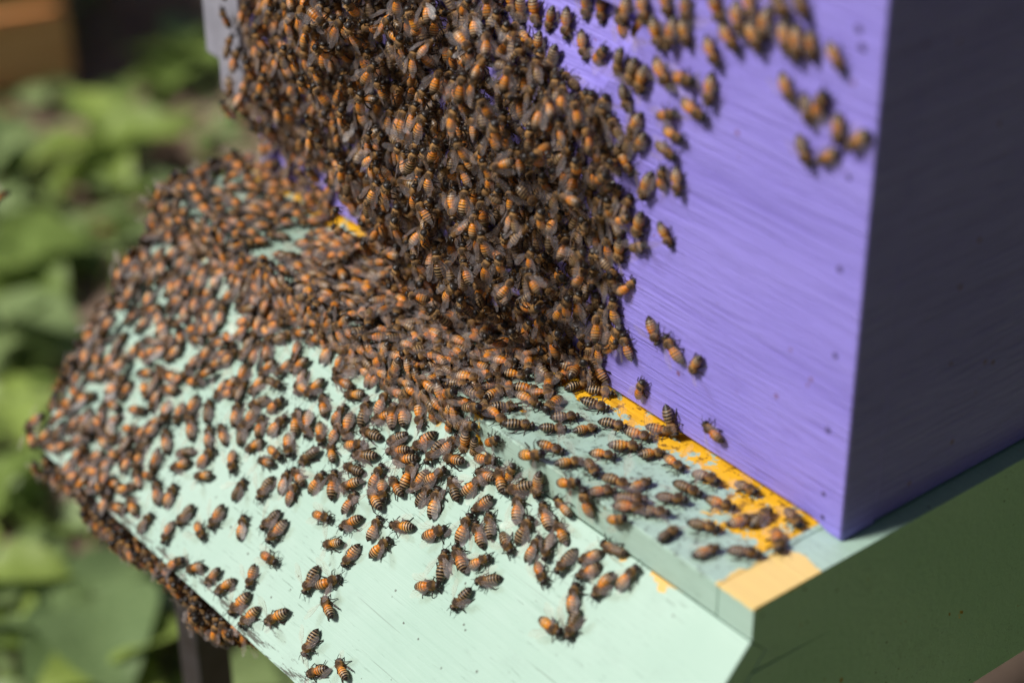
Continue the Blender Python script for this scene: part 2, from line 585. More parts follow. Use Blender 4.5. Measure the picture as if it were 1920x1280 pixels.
# grey bracket on the far left edge of the box
br = empty('corner_bracket', (BL - 0.002, 0.0, 0.04))
tag(br, 'grey stepped corner bracket on the far left edge of the purple box', 'bracket')
def loc(o, base_o):
    return o
m = MB(); m.prism([(-0.006, -0.001), (0.020, -0.005), (0.024, 0.010), (0.024, 0.19), (-0.006, 0.19)], -0.022, 0.0015)
o = m.build('inner_flange', M['grey'], br); bevel_mesh(o.data, 0.0012)
m = MB(); m.prism([(0.002, 0.009), (0.016, 0.009), (0.016, 0.19), (0.002, 0.19)], -0.0475, -0.0225)
o = m.build('outer_flange', M['grey'], br); bevel_mesh(o.data, 0.0012)

# ------------------------------------------------------------------ stand
stand = empty('hive_stand', (0, 0, GZ))
tag(stand, 'black square steel tube stand carrying the hive base', 'stand')
for lx in (-0.372, -0.065):
    for ly in (-0.100, 0.42):
        m = MB(); m.box(lx, lx + 0.021, ly, ly + 0.020, -0.02, 0.3625, 0.0012); m.build('leg', M['black'], stand)
for lx in (-0.372, -0.065):
    m = MB(); m.box(lx, lx + 0.021, -0.0795, 0.4195, 0.363, 0.3862, 0.001); m.build('rail', M['black'], stand)
for ly in (-0.100, 0.42):
    m = MB(); m.box(-0.372, -0.044, ly, ly + 0.020, 0.363, 0.3862, 0.001); m.build('cross_rail', M['black'], stand)

# ------------------------------------------------------------------ brown wooden crate behind
cr = empty('wooden_crate', (-1.785, 0.28, GZ))
cr.rotation_euler.z = math.radians(72)
tag(cr, 'brown weathered wooden crate standing on the ground behind the plants', 'crate')
for k in range(3):
    for y0, y1 in ((-0.16, -0.145), (0.145, 0.16)):
        m = MB(); m.box(-0.24, 0.24, y0, y1, 0.01 + k * 0.088, 0.09 + k * 0.088, 0.002); m.build('plank', M['wood'], cr)
    for x0, x1 in ((-0.239, -0.224), (0.224, 0.239)):
        m = MB(); m.box(x0, x1, -0.1445, 0.1445, 0.01 + k * 0.088, 0.09 + k * 0.088, 0.002); m.build('plank', M['wood'], cr)
m = MB(); m.box(-0.2235, 0.2235, -0.1445, 0.1445, 0.012, 0.02); m.build('bottom_board', M['wood'], cr)


# ------------------------------------------------------------------ plants
def leaf_mesh(name, mat, L, W, cup, droop, tipw=0.62):
    m = MB()
    nu, nv = 8, 5
    vs_ = []
    for i in range(nu + 1):
        u = i / nu
        wd = W * (math.sin(math.pi * min(1, u ** tipw)) ** 0.8) + W * 0.02
        for j in range(nv):
            v = (j / (nv - 1) - 0.5) * 2
            x = L * u
            y = wd * 0.5 * v
            z = cup * abs(v) * wd + L * (0.22 * u - 0.6 * droop * u * u) + 0.02 * L * math.sin(u * 9 + v * 2)
            vs_.append((x, y, z))
    fs = [(i * nv + j, i * nv + j + 1, (i + 1) * nv + j + 1, (i + 1) * nv + j) for i in range(nu) for j in range(nv - 1)]
    m.add(vs_, fs)
    return m.mesh(name, mat, True, False)


LEAVES = {}
for key in ('leaf_mid', 'leaf_pale', 'leaf_bright', 'leaf_dark'):
    LEAVES[key] = [leaf_mesh('leaf', M[key], 1.0, 0.62, 0.22, 0.38), leaf_mesh('leaf', M[key], 1.0, 0.80, 0.15, 0.50, 0.55),
                   leaf_mesh('leaf', M[key], 1.0, 0.42, 0.25, 0.30)]


def gz(x, y): return GZ + 0.012 * math.sin(x * 5.1 + 1) * math.sin(y * 4.3) + 0.008 * math.sin(x * 13 + y * 9)


def plant(x, y, size, key, n, label, group=None, shape=None, lift=(5, 40)):
    t = empty('broadleaf_weed', (x, y, gz(x, y)))
    tag(t, label, 'plant', group)
    a0 = rng.uniform(0, 6.28)
    for k in range(n):
        me = LEAVES[key][shape if shape is not None else rng.randrange(3)]
        o = link('leaf', me, t)
        s = size * rng.uniform(0.7, 1.1)
        o.scale = (s, s, s)
        o.rotation_euler = (rng.uniform(-.3, .3), -math.radians(rng.uniform(*lift)), a0 + 2.4 * k + rng.uniform(-.3, .3))
        o.location = (0, 0, size * 0.1 + 0.006 * k)
    return t


plant(-0.705, 0.005, 0.105, 'leaf_dark', 6, 'large dark green broad-leaved weed low on the ground left of the black leg', shape=1, lift=(-8, 12))
plant(-0.648, -0.02, 0.065, 'leaf_bright', 6, 'small yellow-green weed on the soil just left of the black leg', shape=1, lift=(-8, 15))
plant(-1.075, 0.12, 0.085, 'leaf_pale', 9, 'pale green round-leaved weed halfway up the left edge of the picture', shape=1, lift=(-8, 15))
plant(-0.78, -0.04, 0.07, 'leaf_bright', 6, 'bright green weed near the lower left corner of the picture', shape=0, lift=(-8, 15))
plant(-1.285, 0.22, 0.07, 'leaf_pale', 7, 'pale weed under the crate at the left edge of the picture', shape=0, lift=(-8, 15))
plant(-1.33, 0.37, 0.085, 'leaf_bright', 10, 'bright yellow-green weed behind the left end of the landing board', shape=0, lift=(-8, 15))
plant(-0.565, 0.09, 0.07, 'leaf_pale', 7, 'pale green weed below the landing board edge, right of the black leg', shape=0, lift=(-8, 15))
plant(-0.95, 0.06, 0.075, 'leaf_bright', 7, 'bright weed left of the front corner of the landing board', shape=0, lift=(-8, 15))
plant(-0.87, 0.02, 0.06, 'leaf_mid', 7, 'mid-green weed between the dark broad-leaved weed and the board corner', shape=0, lift=(-8, 15))
plant(-1.18, 0.20, 0.075, 'leaf_mid', 8, 'mid-green weed above the pale round-leaved weed', shape=1, lift=(-8, 15))
plant(-1.40, 0.28, 0.07, 'leaf_pale', 8, 'pale green weed right of and below the wooden crate', shape=1, lift=(-8, 15))
plant(-1.50, 0.56, 0.08, 'leaf_mid', 8, 'mid-green weed at the top of the picture, left of the grey bracket', shape=0, lift=(-8, 15))
plant(-0.62, -0.09, 0.06, 'leaf_pale', 6, 'pale weed at the bottom edge of the picture, left of the black leg', shape=1, lift=(-8, 15))


def ground_cover(name, key, n, seed, smin, smax, label, cut):
    """a mat of small leaves lying close over the soil: one mass"""
    r_ = random.Random(seed)
    m = MB()
    for k in range(n):
        x = r_.uniform(-2.6, 0.75); y = r_.uniform(-1.2, 1.5)
        if x > -0.45 and y > 0.0 and x < 0.0: continue
        if -1.97 < x < -1.60 and 0.02 < y < 0.54: continue
        if math.sin(x * 6.3 + seed) * math.sin(y * 7.1 + 2 * seed) + 0.4 * math.sin(x * 17 + y * 13) < cut: continue
        L = r_.uniform(smin, smax); a = r_.uniform(0, 6.28); tl = r_.gauss(0, .22); rl = r_.gauss(0, .25)
        z = gz(x, y) + r_.uniform(0.004, 0.022)
        c, s = math.cos(a), math.sin(a)
        P = [(0, 0, 0), (.3, -.27, .05), (.65, -.30, .06), (1, 0, -.02), (.65, .30, .06), (.3, .27, .05), (.5, 0, 0)]
        m.add([(x + L * (p * c - q * s), y + L * (p * s + q * c), z + L * (w_ + p * tl + q * rl)) for p, q, w_ in P],
              [(0, 1, 6, 5), (1, 2, 6), (2, 3, 6), (3, 4, 6), (4, 5, 6)])
    o = m.build(name, M[key], smooth=True, fix=False)
    tag(o, label, 'ground cover', kind='stuff')


ground_cover('ground_cover', 'leaf_pale', 5200, 1, 0.025, 0.055, 'pale green mat of small-leaved ground cover on the soil around the hive', 0.12)
ground_cover('ground_cover', 'leaf_bright', 4300, 4, 0.02, 0.05, 'yellow-green mat of small-leaved ground cover on the soil around the hive', 0.22)
ground_cover('ground_cover', 'leaf_mid', 4300, 7, 0.02, 0.045, 'mid-green mat of small-leaved ground cover on the soil around the hive', 0.12)


def grass():
    m = MB()
    for k in range(3200):
        x = rng.uniform(-2.6, 0.4); y = rng.uniform(-0.6, 1.6)
        if math.sin(x * 6.1 + 1.2) * math.sin(y * 5.7) < -0.15: continue
        h = rng.uniform(0.02, 0.06); a = rng.uniform(0, 6.28); wd = 0.0022
        z = gz(x, y)
        bx, by = math.cos(a) * h * 0.5, math.sin(a) * h * 0.5
        px, py = -math.sin(a) * wd, math.cos(a) * wd
        m.add([(x - px, y - py, z), (x + px, y + py, z), (x + bx * .5 + px * .7, y + by * .5 + py * .7, z + h * .7),
               (x + bx * .5 - px * .7, y + by * .5 - py * .7, z + h * .7), (x + bx * 1.5, y + by * 1.5, z + h)],
              [(0, 1, 2, 3), (3, 2, 4)])
    o = m.build('grass', M['leaf_mid'], fix=False)
    tag(o, 'short grass and seedlings scattered over the soil behind the hive', 'grass', kind='stuff')
    m = MB()
    for k in range(420):
        x = rng.uniform(-2.4, 0.2); y = rng.uniform(-0.5, 1.3)
        z = gz(x, y) + 0.006; s = rng.uniform(0.012, 0.035); a = rng.uniform(0, 6.28); tl = rng.uniform(-.4, .4)
        c, d = math.cos(a), math.sin(a)
        P = [(-1, 0, 0), (-.3, -.45, .12), (.5, -.38, .1), (1, 0, .2), (.5, .38, .25), (-.3, .45, .2)]
        m.add([(x + s * (p * c - q * d), y + s * (p * d + q * c), z + s * (r + tl * q + 0.2)) for p, q, r in P], [(0, 1, 2, 3), (0, 3, 4, 5)])
    o = m.build('dry_leaves', M['dry'], fix=False)
    tag(o, 'brown dry leaf litter scattered over the soil', 'leaf litter', kind='stuff')


grass()


# ------------------------------------------------------------------ unseen leaf screen, added to block sky and darken the right side
def added_hedge():
    t = empty('added_hedge', (0.84, 0.6, GZ))
    tag(t, 'added unseen leaf screen that darkens and greens the right side of the hive', 'added_hedge')
    r_ = random.Random(3)
    m = MB()
    for k in range(30000):
        y = r_.uniform(-1.1, 1.7); a = r_.uniform(0, 3.1416); rad = 0.28 * r_.random() ** .35
        x = -0.02 + rad * math.cos(a) * r_.choice((-1, 1)) * (1 + .25 * math.sin(y * 7))
        z = r_.uniform(0.02, 1.0) ** .8 * (2.75 + .12 * math.sin(y * 5 + 1) + .06 * math.sin(y * 17))
        if z > 1.0: x -= 0.45 * (z - 1.0)          # top arched over to block the sky overhead
        s = r_.uniform(0.028, 0.055)
        d = Vector((r_.gauss(0, 1), r_.gauss(0, 1), r_.gauss(0, .6) + .2)).normalized()
        u = d.cross(Vector((r_.gauss(0, 1), r_.gauss(0, 1), r_.gauss(0, 1)))).normalized()
        p = Vector((x, y, z))
        m.add([p, p + d * s * .5 + u * s * .35, p + d * s * 1.2, p + d * s * .5 - u * s * .35], [(0, 1, 2, 3)])
    m.build('foliage', M['leaf_added_hedge'], t, fix=False)
    for k in range(7):
        y = -0.8 + k * 0.38
        m = MB(); m.tube([(0, y, -.02), (.02, y + .03, .5), (-.06, y - .02, 1.2), (-.58, y + .04, 2.4)], [.022, .018, .013, .006], 7)
        m.build('stem', M['wood'], t)


added_hedge()

# unseen low growth, added to bounce green light onto the right side
def bounce_lawn():
    r_ = random.Random(9)
    m = MB()
    for k in range(5200):
        x = r_.uniform(0.06, 0.80); y = r_.uniform(-0.7, 1.4)
        L = r_.uniform(0.025, 0.06); a = r_.uniform(0, 6.28); tl = r_.gauss(0, .25)
        z = gz(x, y) + r_.uniform(0.005, 0.03)
        c, s = math.cos(a), math.sin(a)
        m.add([(x + L * (p * c - q * s), y + L * (p * s + q * c), z + L * (w_ + p * tl)) for p, q, w_ in
               [(0, 0, 0), (.45, -.3, .06), (1, 0, -.02), (.45, .3, .06)]], [(0, 1, 2, 3)])
    o = m.build('ground_cover', M['leaf_bright'], fix=False)
    tag(o, 'added unseen low growth bouncing green light onto the right side of the hive', 'ground cover', kind='stuff')


bounce_lawn()

# ------------------------------------------------------------------ honey bees
MM = 0.001
TAN = (0.50, 0.30, 0.11)


def lerp3(a, b, t): return tuple(a[i] + (b[i] - a[i]) * t for i in range(3))


def bee_body(kind, seg, bend, hairs, r_, fine=True):
    """one continuous skin: abdomen, waist, thorax, neck, head; returns verts (mm), faces, colours with fuzz in alpha"""
    o = kind == 'o'
    jit = r_.uniform(0.80, 1.25)
    dark = (0.014, 0.008, 0.005)
    if o:
        A = [(0.70, 0.195, 0.014), (0.78, 0.235, 0.018), (0.70, 0.20, 0.014)]
        T = [((A[0]), A[0], 0.80), (A[1], A[1], 0.70), ((0.62, 0.27, 0.07), A[2], 0.66), ((0.56, 0.34, 0.15), (0.34, 0.11, 0.022), 0.52),
             ((0.42, 0.27, 0.14), (0.09, 0.04, 0.018), 0.42), ((0.13, 0.08, 0.045), dark, 0.2)]
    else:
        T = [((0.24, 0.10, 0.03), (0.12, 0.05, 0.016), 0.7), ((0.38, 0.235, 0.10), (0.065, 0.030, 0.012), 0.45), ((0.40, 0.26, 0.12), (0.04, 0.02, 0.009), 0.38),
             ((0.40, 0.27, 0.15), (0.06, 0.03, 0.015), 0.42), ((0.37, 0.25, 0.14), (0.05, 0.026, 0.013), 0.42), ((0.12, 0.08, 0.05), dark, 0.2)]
    gold = r_.uniform(0, .45) if o else 0
    T = [(lerp3(a, (a[0] * 1.08, a[1] * 1.45, a[2] * 2.0), gold), lerp3(b_, (b_[0] * 1.08, b_[1] * 1.45, b_[2] * 2.0), gold), c) for a, b_, c in T]
    T = [(tuple(min(.8, q * jit) for q in a), tuple(min(.8, q * jit) for q in b), c) for a, b, c in T]
    sx = [0, .08, .2, .4, .6, .8, .92, 1.0]; rr = [1.2, 1.62, 1.95, 2.13, 2.0, 1.50, .95, .1]
    ed = [0, .13, .31, .49, .65, .81, 1.0]
    st = []
    for k in range(6):
        a, b = ed[k], ed[k + 1]
        c1, c2, cut = T[k]
        steps = [(0.02, .97, c1), (0.30, 1.0, c1), (cut, 1.01, c2), (cut + 0.08, 1.01, dark), (0.98, 1.035, dark)] if fine else \
                [(0.02, .98, c1), (cut, 1.01, c2), (cut + 0.12, 1.02, dark)]
        for f, k2, c in steps:
            s = a + (b - a) * f
            r = float(np.interp(s, sx, rr)) * (k2 if s < .97 else 1)
            st.append((-1.0 - 7.3 * s, r, r * 0.93, 2.55 - 0.30 * s - (0.55 + bend) * s * s, c, 0.12))
    st.append((-8.45, 0.05, 0.05, 2.55 - 0.3 - 0.6 - bend, dark, 0.0))
    st = st[::-1]
    th = [(-.90, 1.22, 2.55), (-.65, 1.55, 2.6), (-.15, 1.86, 2.7), (.55, 2.06, 2.78), (1.3, 2.08, 2.8), (2.0, 1.85, 2.72), (2.5, 1.42, 2.6), (2.8, .95, 2.5)]
    for x, r, z in th: st.append((x, r, r * .95, z, 'th', 1.0))
    hd = [(2.95, .85, .8, 2.45), (3.25, 1.6, 1.35, 2.4), (3.7, 1.85, 1.6, 2.3), (4.2, 1.62, 1.5, 2.15), (4.6, 1.05, 1.15, 1.95), (4.85, .12, .15, 1.85)]
    for x, a, b, z in hd: st.append((x, a, b, z, 'hd', 0.25))
    V, Cc, F = [], [], []
    for x, a, b, z, c, fz in st:
        for k in range(seg):
            t = 2 * math.pi * (k + .5) / seg
            y = a * math.cos(t); zz = z + b * math.sin(t)
            V.append((x, y, zz))
            up = math.sin(t)
            if c == 'th':
                q = lerp3((0.32, 0.155, 0.040), (0.045, 0.022, 0.009), max(0, min(1, (up - .15) / .5)))
                if x > 2.2 or x < -.5: q = lerp3(q, (0.42, 0.225, 0.07), .55)
                q = tuple(w_ * jit for w_ in q)
            elif c == 'hd':
                q = (0.014, 0.009, 0.007)
                if abs(math.cos(t)) < .45 and x < 3.4 and up > 0: q = (0.16, 0.095, 0.04)
            else:
                q = c if up > -.35 else lerp3(c, (0.20, 0.11, 0.05), .5)
            Cc.append((q[0], q[1], q[2], fz))
    n = len(st)
    for i in range(n - 1):
        for k in range(seg):
            k2 = (k + 1) % seg
            F.append((i * seg + k, (i + 1) * seg + k, (i + 1) * seg + k2, i * seg + k2))
    F.append(tuple(range(seg)))
    F.append(tuple(range((n - 1) * seg, n * seg))[::-1])
    for _ in range(hairs):
        pick = r_.random()
        t = r_.uniform(0, 6.283)
        if pick < .72:
            x = r_.uniform(-.6, 2.6); r = float(np.interp(x, [q[0] for q in th], [q[1] for q in th])); z = 2.75; L = r_.uniform(.45, .85)
        elif pick < .86:
            x = r_.uniform(3.0, 4.2); r = 1.5; z = 2.3; L = r_.uniform(.25, .45)
        else:
            x = -1.0 - 7.3 * r_.uniform(.05, .9); s = (-x - 1.0) / 7.3; r = float(np.interp(s, sx, rr)); z = 2.55 - .3 * s - (.55 + bend) * s * s; L = r_.uniform(.2, .4)
        nx_ = r_.uniform(-.35, .35)
        d = Vector((nx_, math.cos(t), math.sin(t))).normalized()
        p = Vector((x, r * math.cos(t), z + r * .95 * math.sin(t)))
        sd = d.cross(Vector((1, 0, 0))).normalized() * (.07 if fine else .11)
        b = len(V)
        V += [tuple(p - sd - d * .1), tuple(p + sd - d * .1), tuple(p + d * L)]
        q = lerp3((0.30, 0.165, 0.055), (0.55, 0.36, 0.16), r_.random() ** 1.6)
        Cc += [(q[0], q[1], q[2], 1.0)] * 3
        F.append((b, b + 1, b + 2))
    return V, F, Cc


def bee_wing(side, ang, pitch, roll, r_):
    """fore and hind wing of one side as one thin sheet with ribs"""
    fore = [(0, 0, 0), (1.5, .35, -.55), (3.6, .55, -1.35), (5.8, .60, -2.1), (7.8, .35, -2.45), (9.0, -.35, -2.1), (9.5, -1.0, -1.3)]
    hind = [(0.6, -.5, -.9), (2.2, -.9, -1.9), (4.2, -1.3, -2.9), (5.8, -1.7, -3.1), (6.6, -2.2, -2.7)]
    V, F, mi = [], [], []
    def strip(rows, z0):
        b = len(V)
        for i, (x, y0, y1) in enumerate(rows):
            for j in range(3):
                V.append((x, y0 + (y1 - y0) * j / 2, z0 + .10 * math.sin(x * 1.3 + j)))
        for i in range(len(rows) - 1):
            for j in range(2):
                a = b + i * 3 + j
                F.append((a, a + 3, a + 4, a + 1)); mi.append(0)
    strip(fore, 0.0)
    strip(hind, -0.06)
    def rib(pts, wd):
        b = len(V)
        for x, y in pts:
            V.append((x, y - wd, .16)); V.append((x, y + wd, .16))
        for i in range(len(pts) - 1):
            a = b + 2 * i
            F.append((a, a + 2, a + 3, a + 1)); mi.append(1)
    rib([(0, 0), (3.6, .5), (5.8, .55), (7.6, .35)], .06)
    rib([(.4, -.2), (4.0, -.35), (6.8, -.7)], .03)
    rib([(1.2, -.5), (4.0, -1.0), (6.2, -1.9)], .03)
    R = Matrix.Rotation(math.radians(180 - ang), 4, 'Z') @ Matrix.Rotation(math.radians(-pitch), 4, 'Y') @ Matrix.Rotation(math.radians(roll), 4, 'X')
    out = []
    for p in V:
        q = R @ Vector((p[0], p[1], p[2]))           # spreads toward +y
        q = q + Vector((1.2, 0.95, 4.25))
        if side < 0: q.y = -q.y
        out.append(tuple(q))
    if side < 0: F = [f[::-1] for f in F]
    return out, F, mi


def bee_leg(side, which, r_, seg=4):
    j = lambda s=.35: r_.uniform(-1.7 * s, 1.7 * s)
    if which == 0: P = [(2.1, .7, 1.5), (2.9, 1.9 + j(), 1.9 + j(.2)), (3.9 + j(), 2.4 + j(), 1.0), (4.6 + j(.6), 2.8 + j(.5), .08)]; Rr = [.28, .32, .26, .16]
    elif which == 1: P = [(1.0, .8, 1.3), (1.0 + j(), 2.5 + j(), 2.3 + j(.3)), (.6 + j(), 3.6 + j(), 1.0), (.3 + j(.7), 4.5 + j(.5), .08)]; Rr = [.30, .33, .26, .16]
    else: P = [(-.2, .7, 1.4), (-1.3 + j(), 2.2 + j(), 2.5 + j(.3)), (-2.9 + j(), 2.9 + j(), 1.2 + j(.2)), (-4.3 + j(.6), 3.4 + j(.6), .1), (-5.2 + j(.5), 3.6 + j(.6), .05)]; Rr = [.30, .36, .46, .28, .14]
    P = [(x, y * side, z) for x, y, z in P]
    m = MB(); m.tube(P, Rr, seg)
    return m.v, m.f


def bee_antenna(side, r_, seg=3):
    P = [(4.3, .35, 2.7), (4.9, .95, 3.1), (5.9 + r_.uniform(-.2, .2), 1.4 + r_.uniform(-.3, .3), 2.5), (7.0, 1.9 + r_.uniform(-.4, .4), 1.9)]
    m = MB(); m.tube([(x, y * side, z) for x, y, z in P], [.17, .15, .14, .13], seg)
    return m.v, m.f


def small_mesh(name, V, F, mats, mi=None, col=None, smooth=True):
    me = bpy.data.meshes.new(name)
    me.from_pydata([(x * MM, y * MM, z * MM) for x, y, z in V], [], F)
    for q in mats: me.materials.append(q)
    if mi: me.polygons.foreach_set('material_index', mi)
    if smooth: me.polygons.foreach_set('use_smooth', [True] * len(F))
    if col:
        at = me.color_attributes.new('Col', 'FLOAT_COLOR', 'POINT')
        at.data.foreach_set('color', [q for c in col for q in c])
    me.update()
    return me


POSE = {'f': [(8, 2, 14), (13, 4, 10), (17, 3, 16)], 'v': [(30, 8, 8), (38, 12, 5), (26, 6, 12)], 's': [(62, 22, -10), (74, 28, -15), (55, 35, -20)]}
rb = random.Random(5)
BODY = {k: [small_mesh('bee_body', *(lambda t: (t[0], t[1]))(bb), [M['body']], None, bb[2]) for bb in
            [bee_body(k, 12, b, 170, rb) for b in (0.0, .5, .9, -.5, .3, -.2, .7, .1, -.4)]] for k in 'od'}
WING = {p: [[(lambda t: small_mesh('wing', t[0], t[1], [M['wing'], M['vein']], t[2]))(bee_wing(s, a + rb.uniform(-3, 3), q, r, rb)) for s in (1, -1)]
            for a, q, r in POSE[p]] for p in 'fvs'}
LEG = [[[small_mesh('leg', *bee_leg(s, wch, rb), [M['limb']]) for s in (1, -1)] for wch in range(3)] for _ in range(9)]
ANT = [[small_mesh('antenna', *bee_antenna(s, rb), [M['limb']]) for s in (1, -1)] for _ in range(4)]

SU = Vector((0, 0.6687, 0.7436))            # up the slope
SN = Vector((0, -0.7436, 0.6687))
S0 = Vector((0, -0.0551, -0.0154))
FRAME = {'W': (Vector((0, 0, 0)), Vector((0, 0, 1)), Vector((0, -1, 0))), 'F': (Vector((0, 0, 0)), Vector((0, 1, 0)), Vector((0, 0, 1))),
         'V': (Vector((0, -0.0549, 0)), Vector((0, 0, 1)), Vector((0, -1, 0))), 'S': (S0, SU, SN)}
EX = Vector((1, 0, 0))


def spot(surf, a, b, ang):
    """surface point, heading, normal"""
    o, e2, n = FRAME[surf]
    if surf == 'S': p = o + EX * a - SU * b
    elif surf == 'F': p = Vector((a, b, 0))
    elif surf == 'V': p = Vector((a, -0.0549, b))
    else: p = Vector((a, -hold_neg(a, b), b))
    h = (EX * math.cos(ang) + e2 * math.sin(ang)).normalized()
    return p, h, n


def hold_neg(x, z): return -hold_depth(x, z)


def frame(p, h, n, s=1.0, centre=True):
    n = n.normalized()
    h = (h - n * h.dot(n)).normalized()
    l = n.cross(h)
    p = p + h * (0.0016 * s) if centre else p
    return Matrix(((h.x * s, l.x * s, n.x * s, p.x), (h.y * s, l.y * s, n.y * s, p.y), (h.z * s, l.z * s, n.z * s, p.z), (0, 0, 0, 1)))


def tilt(h, n, pitch, rollv):
    l = n.cross(h)
    q = Quaternion(l, -pitch)
    h2 = q @ h; n2 = q @ n
    q = Quaternion(h2, rollv)
    return h2, q @ n2


def picture(P):
    d = Vector(P) - CAM_P
    z = d.dot(FWD)
    return d.dot(RGT) / z, -d.dot(UP) / z


BEES = []                                    # individuals: matrix, colour, pose, surface


def make_bee(mat, colour, pose):
    o = link('honey_bee', rb.choice(BODY[colour]))
    o.matrix_world = mat
    wv = rb.choice(WING[pose])
    for k in range(2): link('wing', wv[k], o)
    lv = rb.choice(LEG)
    for k in range(3):
        for s in range(2): link('leg', lv[k][s], o)
    av = rb.choice(ANT)
    for k in range(2): link('antenna', av[k], o)
    return o


